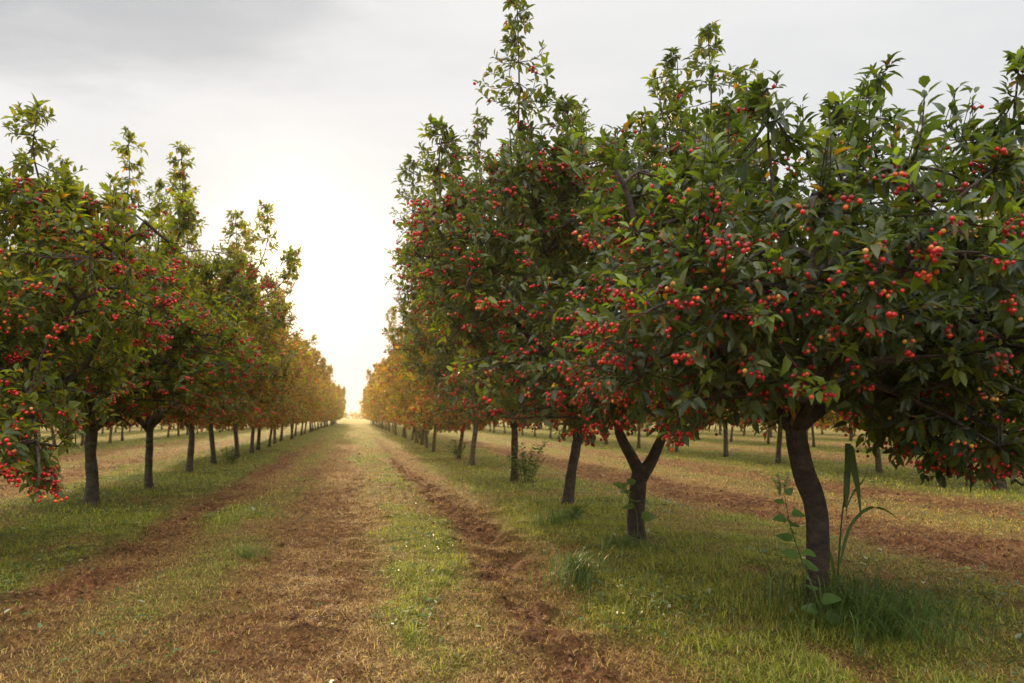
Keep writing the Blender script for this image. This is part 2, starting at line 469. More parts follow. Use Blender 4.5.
CAM = np.array([0., 0., 1.0]); YAW = math.atan(157 / 796.)
def project(p):
    cx, sy = math.cos(YAW), math.sin(YAW)
    xc = p[..., 0] * cx - p[..., 1] * sy; d = p[..., 0] * sy + p[..., 1] * cx
    d = np.where(d > .2, d, np.nan)
    return 512 + 796 * xc / d, 417 - 796 * (p[..., 2] - 1.0) / d, d

HERO = []
def hero(loc, label, group, *a, **k):
    m = make_tree_meshes(*a, split=True, **k)
    e = build_tree(loc, m, label, group); HERO.append((e, m, a[1])); return e

# --- nearest tree on the right
hero((2.30, 3.64, 0), 'nearest cherry tree on the right, thick bent trunk rising out of tall grass', GR, 'near_right', 5,
    [(0, 0, 0), (-.008, 0, .2), (-.012, 0, .42), (-.028, 0, .58), (-.085, 0, .72), (-.128, 0, .88), (-.14, 0, 1.02)], .058,
    [([(-.14, 0, .95), (-.25, -.25, 1.15), (-.38, -.5, 1.4), (-.47, -.68, 1.65), (-.49, -.74, 1.88)], .030, .019),
     ([(-.12, 0, .96), (.12, -.05, 1.14), (.42, -.2, 1.36), (.62, -.25, 1.52), (1.0, -.3, 1.72), (1.35, -.3, 1.95)], .044, .014),
     ([(-.15, 0, .95), (-.4, .05, 1.2), (-.75, .0, 1.5), (-1.0, -.1, 1.85), (-1.1, -.1, 2.15)], .04, .012),
     ([(-.14, .02, .95), (-.15, .35, 1.25), (-.2, .8, 1.6), (-.2, 1.1, 2.1)], .038, .012),
     ([(-.14, -.02, .95), (-.25, -.4, 1.15), (-.3, -.8, 1.4), (-.35, -1.1, 1.65)], .03, .010),
     ([(.42, -.2, 1.36), (.5, -.3, 1.65), (.6, -.4, 2.0), (.66, -.4, 2.3)], .026, .009),
     ([(-.11, 0, 1.05), (.15, .35, 1.3), (.5, .8, 1.6), (.8, 1.0, 2.1)], .034, .010)],
    [((-.05, 0, 1.68), (1.25, 1.35, .66), 6), ((.9, .1, 1.55), (.95, 1.2, .66), 3), ((.95, -.2, 1.02), (.8, .9, .38), 1.7), ((-.75, -.1, 1.35), (.7, .9, .5), 1.2)],
    n_sub=170, n_shoot=1750, spires=[((.12, -.3, 2.62), .5), ((-.45, -.3, 2.5), .4), ((.75, -.7, 2.40), .4), ((.45, .5, 2.8), .5), ((-.2, .6, 2.8), .5), ((1.3, -.4, 2.5), .4), ((.55, -.66, 2.6), .6)],
    n_fruit=430, pale=(0,), fruit=.0094, leaf=.072, per=15)
# --- second on the right: the trunk parts in a Y
hero((2.17, 5.91, 0), 'cherry tree with a trunk that forks low into a wide Y', GR, 'forked', 8,
    [(0, 0, 0), (-.012, 0, .2), (.0, 0, .4), (.015, 0, .62)], .07,
    [([(.02, 0, .55), (-.07, 0, .70), (-.17, .0, .88), (-.22, .0, 1.1), (-.45, 0, 1.6), (-.75, -.1, 2.3), (-.95, -.1, 3.2)], .052, .012),
     ([(.02, 0, .53), (.12, 0, .68), (.20, 0, .88), (.235, 0, 1.1), (.35, .1, 1.7), (.5, .1, 2.4), (.6, 0, 3.2)], .058, .012),
     ([(-.2, 0, 1.0), (-.1, -.35, 1.4), (-.1, -.8, 1.9), (-.15, -1.1, 2.5)], .036, .01),
     ([(.23, 0, 1.0), (.1, .4, 1.5), (-.1, .8, 2.1), (-.1, 1.0, 2.9)], .036, .01),
     ([(-.25, 0, 1.15), (-.7, .1, 1.5), (-1.2, .1, 1.95), (-1.6, .0, 2.5)], .036, .009),
     ([(.25, 0, 1.1), (.7, -.1, 1.4), (1.1, -.2, 1.9), (1.3, -.2, 2.5)], .034, .009)],
    [((-.15, 0, 2.05), (1.55, 1.45, 1.1), 8), ((-1.05, 0, 2.35), (.85, .9, .8), 2), ((.3, 0, 2.8), (1.0, .9, .55), 1.4), ((-.3, -.3, 1.25), (1.3, 1.1, .42), 1.5)],
    n_sub=170, n_shoot=1650, n_fruit=480,
    spires=[((-.97, 0, 4.25), 1.1), ((.58, 0, 4.12), .9), ((.12, -.1, 3.62), .5), ((-.55, .2, 3.5), .4), ((.85, -.1, 3.75), .6), ((-1.5, .1, 3.2), .4), ((.45, .3, 4.0), .7), ((.95, .3, 3.5), .5)])
# --- third on the right
hero((2.32, 8.55, 0), 'right row cherry tree whose trunk leans right, just beyond the Y-forked one', GR, 'leaning', 13,
    [(0, 0, 0), (.02, 0, .25), (.06, 0, .5), (.12, 0, .8)], .062,
    [([(.115, 0, .72), (.2, 0, .9), (.36, 0, 1.05), (.6, 0, 1.5), (.9, .1, 2.2), (1.0, .1, 3.1)], .048, .012),
     ([(.115, 0, .72), (.04, .05, .95), (-.1, .1, 1.4), (-.5, .1, 2.1), (-.8, 0, 3.0)], .042, .012),
     ([(.12, 0, .75), (.1, -.35, 1.2), (0, -.8, 1.8), (-.1, -1.0, 2.7)], .036, .01),
     ([(.12, 0, .75), (.1, .4, 1.3), (.1, .8, 2.0), (.1, 1.0, 3.0)], .036, .01),
     ([(.0, .05, 1.1), (-.6, 0, 1.5), (-1.2, 0, 2.0), (-1.7, 0, 2.6)], .032, .009)],
    [((-.05, 0, 2.35), (1.6, 1.5, 1.35), 8), ((-1.1, 0, 2.6), (.9, .9, .8), 2), ((-.3, -.3, 1.3), (1.2, 1.0, .42), 1.3)],
    n_sub=150, n_shoot=1400, n_fruit=380,
    spires=[((-1.7, 0, 3.75), .7), ((-.9, .2, 4.35), .8), ((.1, 0, 4.5), .8), ((.9, 0, 4.4), .8), ((-1.3, -.2, 3.9), .6)])
# --- fourth on the right
hero((2.37, 11.85, 0), 'right row cherry tree with a straight slim trunk and leafy suckers round its foot', GR, 'suckered', 17,
    [(0, 0, 0), (.0, 0, .3), (.01, 0, .6), (.0, 0, .95)], .055, std_limbs(4, .9, 3.0, 1.0),
    [((-.05, 0, 2.35), (1.6, 1.5, 1.35), 8), ((-1.2, 0, 2.2), (.8, .9, .8), 1.5), ((-.3, -.3, 1.25), (1.2, 1.0, .42), 1.2)],
    n_sub=130, n_shoot=1150, n_fruit=280, spires=[((-1.2, 0, 4.1), .8), ((.2, .2, 4.5), .8), ((.9, 0, 4.2), .7)])
# --- left row
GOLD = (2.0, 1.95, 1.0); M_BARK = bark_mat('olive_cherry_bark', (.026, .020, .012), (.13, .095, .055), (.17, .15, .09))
hero((-2.85, 6.95, 0), 'nearest left row cherry tree at the picture edge, a fruiting branch drooping low', GL, 'near_left', 21,
    [(0, 0, 0), (.01, 0, .3), (.0, 0, .6), (.0, 0, .98)], .07,
    std_limbs(9, .92, 2.6, .95) + [([(0, 0, .95), (.3, -.5, 1.25), (.65, -1.0, 1.2), (.85, -1.4, .95), (.95, -1.6, .58)], .03, .008),
     ([(0, 0, .95), (.5, -.3, 1.4), (.9, -.5, 2.0), (1.3, -.6, 2.45)], .034, .009)],
    [((-.1, -.1, 1.9), (1.4, 1.6, 1.05), 8), ((.8, -.6, 1.95), (.8, .9, .75), 2.2), ((.15, -.5, 1.25), (1.1, 1.2, .5), 1.7), ((.62, -1.3, .92), (.5, .6, .32), .55), ((.93, -1.58, .72), (.20, .20, .28), .2)],
    n_sub=160, n_shoot=1500, n_fruit=520, spires=[((.55, -.5, 3.25), .5), ((.2, -.8, 3.2), .5), ((1.55, -.3, 2.7), .35)])
hero((-2.92, 9.75, 0), 'left row cherry tree with the thickest fully visible trunk, leafy leaders on top', GL, 'upright_left', 25,
    [(0, 0, 0), (.0, 0, .3), (-.01, 0, .6), (.0, 0, .95)], .070, std_limbs(12, .9, 2.8, .95, r0=.055),
    [((.0, 0, 2.0), (1.35, 1.45, 1.0), 8), ((1.0, -.1, 1.8), (.8, .9, .6), 1.7), ((.1, -.3, 1.25), (1.3, 1.1, .42), 1.6)],
    n_sub=140, n_shoot=1350, n_fruit=400, spires=[((.38, 0, 4.3), 1.1), ((.95, 0, 4.15), 1.0), ((.65, .3, 3.8), .7), ((-.3, 0, 3.9), .7)])
hero((-2.77, 11.65, 0), 'left row cherry tree with a slender dark upright trunk, its crown reaching over the track', GL, 'slender_left', 29,
    [(0, 0, 0), (.0, 0, .3), (.01, 0, .6), (.01, 0, .92)], .052, std_limbs(16, .88, 2.8, 1.0),
    [((.05, 0, 2.2), (1.5, 1.4, 1.2), 8), ((1.15, -.1, 2.3), (.8, .9, .9), 2.4), ((.2, -.3, 1.2), (1.2, 1.1, .38), 1.3)],
    n_sub=130, n_shoot=1250, n_fruit=340, spires=[((1.55, 0, 4.0), .9), ((1.1, .2, 3.9), .8), ((.4, 0, 4.4), .9), ((1.85, 0, 3.3), .5)])
GOLD = (2.2, 1.8, .95)  # part of the golden backlight is painted into these leaves
hero((-2.84, 14.75, 0), 'left row cherry tree with a pale straight trunk, third trunk seen from the left', GL, 'pale_left', 33,
    [(0, 0, 0), (.01, 0, .3), (.04, 0, .6), (.02, 0, .95)], .058, std_limbs(19, .9, 3.0, 1.0),
    [((.0, 0, 2.3), (1.55, 1.5, 1.3), 8), ((1.2, -.1, 2.3), (.8, .9, .9), 2.), ((.2, -.3, 1.25), (1.2, 1.1, .42), 1.2)],
    n_sub=120, n_shoot=1100, n_fruit=300, spires=[((1.75, 0, 4.0), .9), ((.9, .2, 4.5), .9), ((0, 0, 4.5), .8)])

# --- trees of the middle distance: a few grown once, then copied
def generic(key, seed, lod, n_shoot, leaf, n_fruit, per=13, tr=.052):
    r = np.random.default_rng(seed); sx = r.normal(0, .12, 2)
    sps = [((1.25 * math.cos(a) * q, 1.25 * math.sin(a) * q, r.uniform(3.7, 4.5)), r.uniform(.5, .95)) for a, q in zip(r.random(5) * 6.28, (.1, .5, .7, .9, 1.05))]
    lean = r.uniform(-.12, .12, 2)
    return make_tree_meshes(key, seed, [(0, 0, 0), (lean[0] * .3, lean[1] * .3, .35), (lean[0] * .7, lean[1] * .7, .65), (lean[0], lean[1], .95)], tr,
        std_limbs(seed, .9, 2.9, 1.0, lean),
        [((sx[0], sx[1], 2.3), (1.6, 1.6, 1.3), 8), ((r.uniform(-1, 1), r.uniform(-1, 1), 2.4), (1., 1., .9), 2), ((sx[0], sx[1], 1.12), (1.4, 1.4, .42), 2.5)],
        n_sub=90, n_shoot=n_shoot, leaf=leaf, void=.41, young=.10, lod=lod, n_fruit=n_fruit, spires=sps, per=per)
GOLD = (3.0, 1.7, .7)  # low-sun glow painted into the leaf colour of mid and far crowns
MID = [generic('mid_%d' % k, 41 + k, 1, 850, .105, 210) for k in range(4)]
FAR = [generic('far_%d' % k, 61 + k, 2, 420, .18, 90, per=8) for k in range(3)]
VFAR = [generic('distant_%d' % k, 71 + k, 2, 230, .27, 60, per=7, tr=.06) for k in range(2)]

def copy_tree(meshes, x, y, label, group, r):
    return build_tree((x, y, 0), meshes, label, group, rot=r.random() * 6.28, scale=r.uniform(.82, 1.08))

ORD = 'fifth sixth seventh eighth ninth tenth eleventh twelfth thirteenth fourteenth fifteenth sixteenth'.split()
rt = np.random.default_rng(3)
# right row, Y from 15 m on
ys = [15.7, 18.6, 22.0, 25.1, 28.1]; 
while ys[-1] < 118: ys.append(ys[-1] + rt.uniform(2.75, 3.15))
for i, y in enumerate(ys):
    M_ = MID[i % 4] if y < 32 else (FAR[i % 3] if y < 70 else VFAR[i % 2])
    lab = ('cherry tree beside the track, %s trunk along the right row' % ORD[i]) if i < 10 else 'distant cherry tree in the merging far stretch of the right row'
    if i == 0: lab = 'cherry tree with a thin leaning trunk, fifth along the right row'
    copy_tree(M_, 2.35 + rt.normal(0, .08), y, lab, GR if i < 10 else 'far cherry trees of the right row', rt)
ys = [17.5, 20.0, 22.3, 24.3, 27.2, 30.2]
while ys[-1] < 122: ys.append(ys[-1] + rt.uniform(2.6, 3.0))
for i, y in enumerate(ys):
    M_ = MID[(i + 2) % 4] if y < 32 else (FAR[(i + 1) % 3] if y < 70 else VFAR[i % 2])
    lab = ('cherry tree beside the track, %s trunk along the left row' % ORD[i]) if i < 10 else 'distant cherry tree in the merging far stretch of the left row'
    if i == 0: lab = 'left row cherry tree whose trunk leans right, just before the trunks crowd together'
    copy_tree(M_, -2.85 + rt.normal(0, .08), y, lab, GL if i < 10 else 'far cherry trees of the left row', rt)
# rows further out
def row(X, y0, y1, pitch, side, word, named, skip=lambda y: False):
    y = y0; k = 0
    while y < y1:
        M_ = MID[k % 4] if y + abs(X) * .6 < 27 else (FAR[k % 3] if y < 60 else VFAR[k % 2])
        if not skip(y):
            if k < len(named): lab, g = named[k], 'cherry trees in the %s row %s' % (word, side)
            else: lab, g = 'distant cherry tree in the %s row beyond the track, %s side' % (word, side), 'far cherry trees in the %s row, %s side' % (word, side)
            copy_tree(M_, X + rt.normal(0, .12), y, lab, g, rt); k += 1
        y += pitch * rt.uniform(.95, 1.05)
row(8.75, 9.45, 100, 2.95, 'right', 'second', ['second row cherry tree at the right picture edge, behind the drooping branch',
    'second row cherry tree with its trunk just right of the tall reed blade',
    'second row cherry tree seen just left of the nearest bent trunk'])
row(14.4, 11.5, 95, 3.0, 'right', 'third', [])
row(20.0, 17, 90, 3.1, 'right', 'fourth', [])
row(25.7, 22, 98, 3.1, 'right', 'fifth', [])
row(-20.6, 42, 98, 3.1, 'left', 'fourth', [])
row(-9.0, 17.5, 100, 2.9, 'left', 'second', [])
row(-14.8, 30, 98, 3.0, 'left', 'third', [])

# --- the cherries of the near trees: the 100 largest in view are parts, the rest one part
dg = bpy.context.evaluated_depsgraph_get(); bpy.context.view_layer.update(); dg.update()
from mathutils import Vector
for e, m, seed in HERO:
    FP, fr, ck, CP = m['fruit']; r = np.random.default_rng(seed)
    W = FP + np.array(e.location)
    px, py, d = project(W)
    ok = (px > 2) & (px < 1022) & (py > 2) & (py < 681)
    cand = np.where(ok)[0]; cand = cand[np.argsort(d[cand])]
    pick = []
    for i in cand:
        v = W[i] - CAM; L = np.linalg.norm(v)
        hit = SC.ray_cast(dg, Vector(CAM), Vector(v / L), distance=float(L - fr[i]))
        if not hit[0]: pick.append(i)
        if len(pick) == 100: break
    g = Geo()
    rest = np.ones(len(FP), bool); rest[pick] = False
    me = fruit_mesh('near', FP[rest], fr[rest], ck[rest], CP[rest], 1, True, r)
    tag(link('cherries', me, e), kind='stuff')
    for i in pick:
        o = link('cherry', CH[ck[i]], e, tuple(FP[i])); s = fr[i] / .0115; o.scale = (s, s, s)
        o.rotation_euler = (r.normal(0, .25), r.normal(0, .25), r.random() * 6.28)
    if pick:
        top = FP[pick] + np.array([0, 0, .7]) * fr[pick][:, None]
        gs = tubes(np.stack([CP[pick], (CP[pick] + top) / 2 + [0, 0, .006], top], 1), np.full((len(pick), 3), .0013), 3, None, K=(.10, .13, .03))
        tag(link('fruit_stalks', gs.mesh('stalks', M_WEED), e), kind='stuff')

# ------------------------------------------------------------------ ground
def green_amount(x, y):
    """how green the sward is across the tracks and rows"""
    n = fbm(np.stack([x * .9, y * .35], -1), 5, 3); n2 = fbm(np.stack([x * 3.1, y * 2.3], -1), 15, 3)
    w = x + (n - .5) * .7
    def band(a, b, s=.22): return sstep(a - s, a + s, w) * (1 - sstep(b - s, b + s, w))
    g = (band(1.35, 3.7) + band(-4.2, -1.85)) * (.45 + .55 * sstep(.38, .55, fbm(np.stack([x * .9, y * .7], -1), 66, 3))) + (.95 * band(.1, .7, .16) + .5 * band(-1.25, -.7, .2)) * (.25 + .75 * sstep(.44, .58, fbm(np.stack([x * 1.3, y * .8], -1), 65, 2)))
    g += .35 * sstep(14, 40, y) + .3 * sstep(28, 55, np.hypot(x, y)) + .9 * band(7.3, 10.4, .4) + .9 * band(13, 16, .4) + .35 * band(5.2, 6.2, .3) + .9 * band(18.5, 21.5, .5) + .4 * band(11.4, 12.2) + .9 * band(-10.5, -7.6, .4) + .9 * band(-16.3, -13.3, .4) + .3 * band(-6.3, -5.5)
    return np.clip(g * 1.15 * sstep(.22, .52, n2 + .12) + .55 * sstep(.60, .78, n) * sstep(.4, .6, n2), 0, 1)

def soil_amount(x, y):
    """bare brown churned soil"""
    n = fbm(np.stack([x * .8, y * .3], -1), 25, 3); n2 = fbm(np.stack([x * 2.6, y * 2.0], -1), 35, 3)
    w = x + (n - .5) * .6
    def band(a, b, s=.16): return sstep(a - s, a + s, w) * (1 - sstep(b - s, b + s, w))
    s = .95 * band(.82, 1.22) + .6 * band(-.72, .12) + .85 * band(-1.95, -1.3) + .8 * band(3.9, 5.0) + .65 * band(6.1, 7.2) + .6 * band(10.6, 12.7) + .6 * band(-7.4, -4.5, .3) + .5 * band(16.5, 18, .4)
    return np.clip(s * sstep(.3, .62, n2 + .1) * 1.1, 0, 1)

def height(x, y):
    s = soil_amount(x, y) * .8; g = green_amount(x, y)
    p = np.stack([x, y], -1)
    h = (fbm(p * .5, 45, 2) - .5) * .05 + (fbm(p * 3.2, 46, 3) - .5) * .045
    cl = fbm(p * 9., 47, 3)
    h += s * (np.maximum(cl - .42, 0) * .15 - .02) + (cl - .5) * .05 * (1 - .5 * g)
    h += .02 * g - .03 * np.exp(-((x - 1.1) / .25) ** 2) - .02 * np.exp(-((x + 1.6) / .25) ** 2)
    h += .035 * np.exp(-((x - .86 - .1 * np.sin(y * .8)) / .10) ** 2) * sstep(.45, .6, vnoise(p * np.array([2.5, 1.7]), 48)) * .8
    # mole holes and dug hollows in the track
    for hx, hy, a, b in ((-.42, 4.25, .12, .045), (-.22, 3.55, .14, .05), (.38, 3.9, .1, .04)):
        h -= .06 * np.exp(-(((x - hx) / a) ** 2 + ((y - hy) / b) ** 2))
    return h * (1 - sstep(25, 60, np.hypot(x, y)) * .6)

def grow(start, stop, step, k, sign=1):
    v = [start]
    while abs(v[-1] - start) < abs(stop - start): v.append(v[-1] + sign * step); step *= k
    return v[1:]
xs = np.array(sorted(grow(-4.6, -620, .034, 1.03, -1) + list(np.arange(-4.6, 6.4, .034)) + grow(6.4, 620, .034, 1.03)))
yv = np.array(sorted(grow(1.2, -620, .06, 1.09, -1) + list(np.arange(1.2, 8.5, .034)) + grow(8.5, 640, .034, 1.014)))
GX, GY = np.meshgrid(xs, yv); nx, ny = len(xs), len(yv)
H = height(GX, GY)
idx = np.arange(nx * ny).reshape(ny, nx)
Q = np.stack([idx[:-1, :-1], idx[:-1, 1:], idx[1:, 1:], idx[1:, :-1]], -1).reshape(-1, 4)
gm, nt, N, L = mat('orchard_soil')
ag = node(N, 'ShaderNodeAttribute', _attribute_name='green'); asl = node(N, 'ShaderNodeAttribute', _attribute_name='soil')
tc = node(N, 'ShaderNodeTexCoord')
n1 = node(N, 'ShaderNodeTexNoise', Scale=22., Detail=8., Roughness=.7); L.new(tc.outputs['Object'], n1.inputs['Vector'])
mp = node(N, 'ShaderNodeMapping'); mp.inputs['Rotation'].default_value = (0, 0, .5); mp.inputs['Scale'].default_value = (1, .35, 1); L.new(tc.outputs['Object'], mp.inputs[0])
n2 = node(N, 'ShaderNodeTexNoise', Scale=75., Detail=6., Roughness=.7); L.new(mp.outputs[0], n2.inputs['Vector'])
n3 = node(N, 'ShaderNodeTexNoise', Scale=2.2, Detail=5., Roughness=.6); L.new(tc.outputs['Object'], n3.inputs['Vector'])
def ramp(src, stops):
    cr = node(N, 'ShaderNodeValToRGB'); e = cr.color_ramp.elements
    e[0].position, e[0].color = stops[0][0], (*stops[0][1], 1); e[1].position, e[1].color = stops[-1][0], (*stops[-1][1], 1)
    for p, c in stops[1:-1]:
        q = e.new(p); q.color = (*c, 1)
    L.new(src, cr.inputs[0]); return cr.outputs[0]
straw = ramp(n2.outputs[0], [(.36, (.035, .016, .006)), (.5, (.25, .13, .036)), (.66, (.54, .34, .11))])
soil = ramp(n1.outputs[0], [(.36, (.03, .012, .006)), (.52, (.20, .078, .028)), (.68, (.42, .20, .08))])
green = ramp(n1.outputs[0], [(.3, (.05, .05, .010)), (.55, (.17, .17, .025)), (.75, (.34, .30, .05))])
mA = node(N, 'ShaderNodeMix', _data_type='RGBA'); L.new(asl.outputs['Fac'], mA.inputs[0]); L.new(straw, mA.inputs[6]); L.new(soil, mA.inputs[7])
mB = node(N, 'ShaderNodeMix', _data_type='RGBA'); L.new(ag.outputs['Fac'], mB.inputs[0]); L.new(mA.outputs[2], mB.inputs[6]); L.new(green, mB.inputs[7])
mr = node(N, 'ShaderNodeMapRange'); mr.inputs[1].default_value = .3; mr.inputs[2].default_value = .7; mr.inputs[3].default_value = .72; mr.inputs[4].default_value = 1.2; L.new(n3.outputs[0], mr.inputs[0])
sc_ = node(N, 'ShaderNodeVectorMath', _operation='SCALE'); L.new(mB.outputs[2], sc_.inputs[0]); L.new(mr.outputs[0], sc_.inputs['Scale'])
p = node(N, 'ShaderNodeBsdfPrincipled', Roughness=.95); p.inputs['Specular IOR Level'].default_value = .2; L.new(sc_.outputs[0], p.inputs['Base Color'])
ad = node(N, 'ShaderNodeMath', _operation='ADD'); L.new(n1.outputs[0], ad.inputs[0]); L.new(n2.outputs[0], ad.inputs[1])
b = node(N, 'ShaderNodeBump', Strength=1., Distance=.03); L.new(ad.outputs[0], b.inputs['Height']); L.new(b.outputs[0], p.inputs['Normal'])
o = node(N, 'ShaderNodeOutputMaterial'); L.new(p.outputs[0], o.inputs['Surface'])
ground = link('ground', mesh_from('ground', np.stack([GX, GY, H], -1).reshape(-1, 3), None, Q, gm, attrs={'green': green_amount(GX, GY).ravel(), 'soil': soil_amount(GX, GY).ravel()}))
tag(ground, kind='structure')

# ------------------------------------------------------------------ grass, straw, litter
def scatter(n, d0, d1, r, power):
    """points round the viewpoint, thinning with distance"""
    u = r.random(n); k = 2 - power
    d = (d0 ** k + u * (d1 ** k - d0 ** k)) ** (1 / k)
    a = r.uniform(-R(46), R(60), n)
    return d * np.sin(a), d * np.cos(a), d

def blades(g, x, y, L, W, lie, K, r, seg=2, az=None):
    n = len(x); z = height(x, y) - .004
    az = r.random(n) * 6.28 if az is None else az
    D = np.stack([np.cos(az), np.sin(az), np.zeros(n)], 1); s = np.stack([-D[:, 1], D[:, 0], np.zeros(n)], 1)
    P = np.stack([x, y, z], 1); up = np.array([0, 0, 1.])
    ln = lie[:, None]; L = L[:, None]; W = W[:, None]
    a1 = ln * .75; a2 = ln * 1.35
    p1 = P + L * .5 * (D * np.sin(a1) + up * np.cos(a1)); p2 = p1 + L * .5 * (D * np.sin(a2) + up * np.cos(a2))
    p2[:, 2] = np.maximum(p2[:, 2], z + .004)
    V = np.stack([P - s * W * .5, P + s * W * .5, p1 - s * W * .42, p1 + s * W * .42, p2], 1)
    b = (np.arange(n) * 5)[:, None]
    g.add(V, b + np.array([[2, 3, 4]]), b + np.array([[0, 1, 3, 2]]), np.repeat(K, 5, 0))

def mixcol(n, r, a, b, v=.25):
    t = r.random((n, 1)); return (np.array(a) * (1 - t) + np.array(b) * t) * r.uniform(1 - v, 1 + v, (n, 1))

r = np.random.default_rng(7)
gg = Geo(); gs = Geo()
for n, d0, d1, pw, sc in ((330000, 2.3, 9, 1.25, .85), (170000, 8, 26, 1.1, 2.0), (70000, 24, 75, 1.0, 4.)):
    x, y, d = scatter(n, d0, d1, r, pw)
    g_ = green_amount(x, y); s_ = soil_amount(x, y); clump = fbm(np.stack([x, y], -1) * 4, 77, 2)
    u = r.random(n)
    isg = u < g_ * (.45 + .6 * clump) + .05
    kp = isg | (r.random(n) > s_ * .72)
    isg &= kp; iss = ~isg & kp
    m = isg.sum(); f = (.35 + .9 * clump[isg]) * (.55 + .6 * g_[isg])
    tall = np.exp(-((x[isg] - 2.3) / .55) ** 2) + np.exp(-((x[isg] + 2.85) / .6) ** 2)
    Lg = r.uniform(.03, .075, m) * f * (1 + .35 * tall) * (1 + (sc - 1) * .22)
    K = mixcol(m, r, (.12, .150, .018), (.42, .42, .045)); yl = r.random(m) < .25; K[yl] = mixcol(yl.sum(), r, (.32, .26, .05), (.48, .37, .11))
    blades(gg, x[isg], y[isg], Lg, (.0042 * sc) * r.uniform(.7, 1.3, m), r.uniform(.45, 1.55, m), K, r)
    m = iss.sum()
    K = mixcol(m, r, (.30, .165, .045), (.64, .43, .12)); dk = r.random(m) < .42; K[dk] = mixcol(dk.sum(), r, (.07, .030, .012), (.20, .09, .036))
    blades(gs, x[iss], y[iss], r.uniform(.018, .06, m) * (1 + (sc - 1) * .3), (.0038 * sc) * r.uniform(.6, 1.3, m), r.uniform(.75, 1.55, m), K, r)
tag(link('grass', gg.mesh('grass', M_GRASS, False)), 'short green grass growing under the tree rows and in strips along the track', 'grass', kind='stuff')
tag(link('dry_grass', gs.mesh('dry_grass', M_STRAW, False)), 'cut straw coloured dry grass strewn over the dirt track', 'grass', kind='stuff')
# soil clods
n = 22000; x, y, d = scatter(n, 2.4, 22, r, 1.3); k = r.random(n) < soil_amount(x, y) * .9 + .02
x, y, d = x[k], y[k], d[k]; n = len(x)
sv, sf = SPH[0]; sz = r.uniform(.004, .012, n) * (1 + d * .03)
V = sv[None] * sz[:, None, None] * r.uniform(.6, 1.3, (n, 1, 3)) * (1 + r.uniform(-.3, .3, (n, 12, 1)))
V = V + np.stack([x, y, height(x, y) + sz * .25], 1)[:, None]
gc = Geo(); gc.add(V, (np.arange(n) * 12)[:, None, None] + sf[None], None, np.repeat(mixcol(n, r, (.09, .040, .018), (.26, .13, .06)), 12, 0))
mc = leaf_mat('soil_clod', 0, .95, spec=.1)
tag(link('soil_clods', gc.mesh('soil_clods', mc, False)), 'crumbled brown soil clods along the wheel ruts', 'soil', kind='stuff')
# wilted broad leaves and low broad weeds
gw = Geo()
n = 34000; x, y, d = scatter(n, 2.6, 24, r, 1.35)
k = r.random(n) < green_amount(x, y) * sstep(.42, .62, fbm(np.stack([x, y], -1) * 1.3, 91, 3)) + .006
x, y, d = x[k], y[k], d[k]; n = len(x)
az = r.random(n) * 6.28; tl = r.uniform(-.1, .7, n)
U = np.stack([np.cos(az) * np.cos(tl), np.sin(az) * np.cos(tl), np.sin(tl)], 1)
K = mixcol(n, r, (.07, .11, .03), (.15, .20, .07)); pl = r.random(n) < .10; K[pl] = mixcol(pl.sum(), r, (.30, .34, .20), (.42, .42, .28))
leaves(gw, np.stack([x, y, height(x, y) + .008 + r.random(n) * .02], 1), U, nrm(np.array([0, 0, 1.]) + r.normal(0, .3, (n, 3))), r.uniform(.02, .055, n) * (1 + d * .03), r.uniform(.010, .026, n) * (1 + d * .02), K, 0, curl=r.uniform(0, .3, n))
tag(link('leaf_litter', gw.mesh('leaf_litter', M_WEED)), 'low broad weeds and pale wilted cut leaves lying among the grass', 'leaf litter', kind='stuff')

# ------------------------------------------------------------------ single plants
def strap(g, pts, w, K, n=14, fold=.25, side=None, blunt=False):
    """a long ribbon leaf that bends along the points"""
    P = resample(pts, n); t = np.linspace(0, 1, n)
    T = nrm(np.gradient(P, axis=0)); sd = np.array(side if side is not None else (0.98, -.19, 0.))
    s = nrm(sd - T * np.sum(T * sd, 1, keepdims=True)); nn = np.cross(s, T)
    ww = (w * np.minimum(t * 3 + .4, 1))[:, None] * .5 if blunt else (w * np.clip(np.minimum(t * 4 + .45, (1 - t) * 2.2 + .02), 0, 1))[:, None] * .5
    V = np.stack([P - s * ww + nn * ww * fold, P, P + s * ww + nn * ww * fold], 1).reshape(-1, 3)
    i = np.arange(n - 1)[:, None] * 3
    g.add(V, None, np.concatenate([i + np.array([[0, 1, 4, 3]]), i + np.array([[1, 2, 5, 4]])]), K)

def stem(g, pts, r0, r1, K=(.09, .13, .03), n=12):
    P = resample(pts, n); tubes(P[None], np.linspace(r0, r1, n)[None], 6, g, K=K)

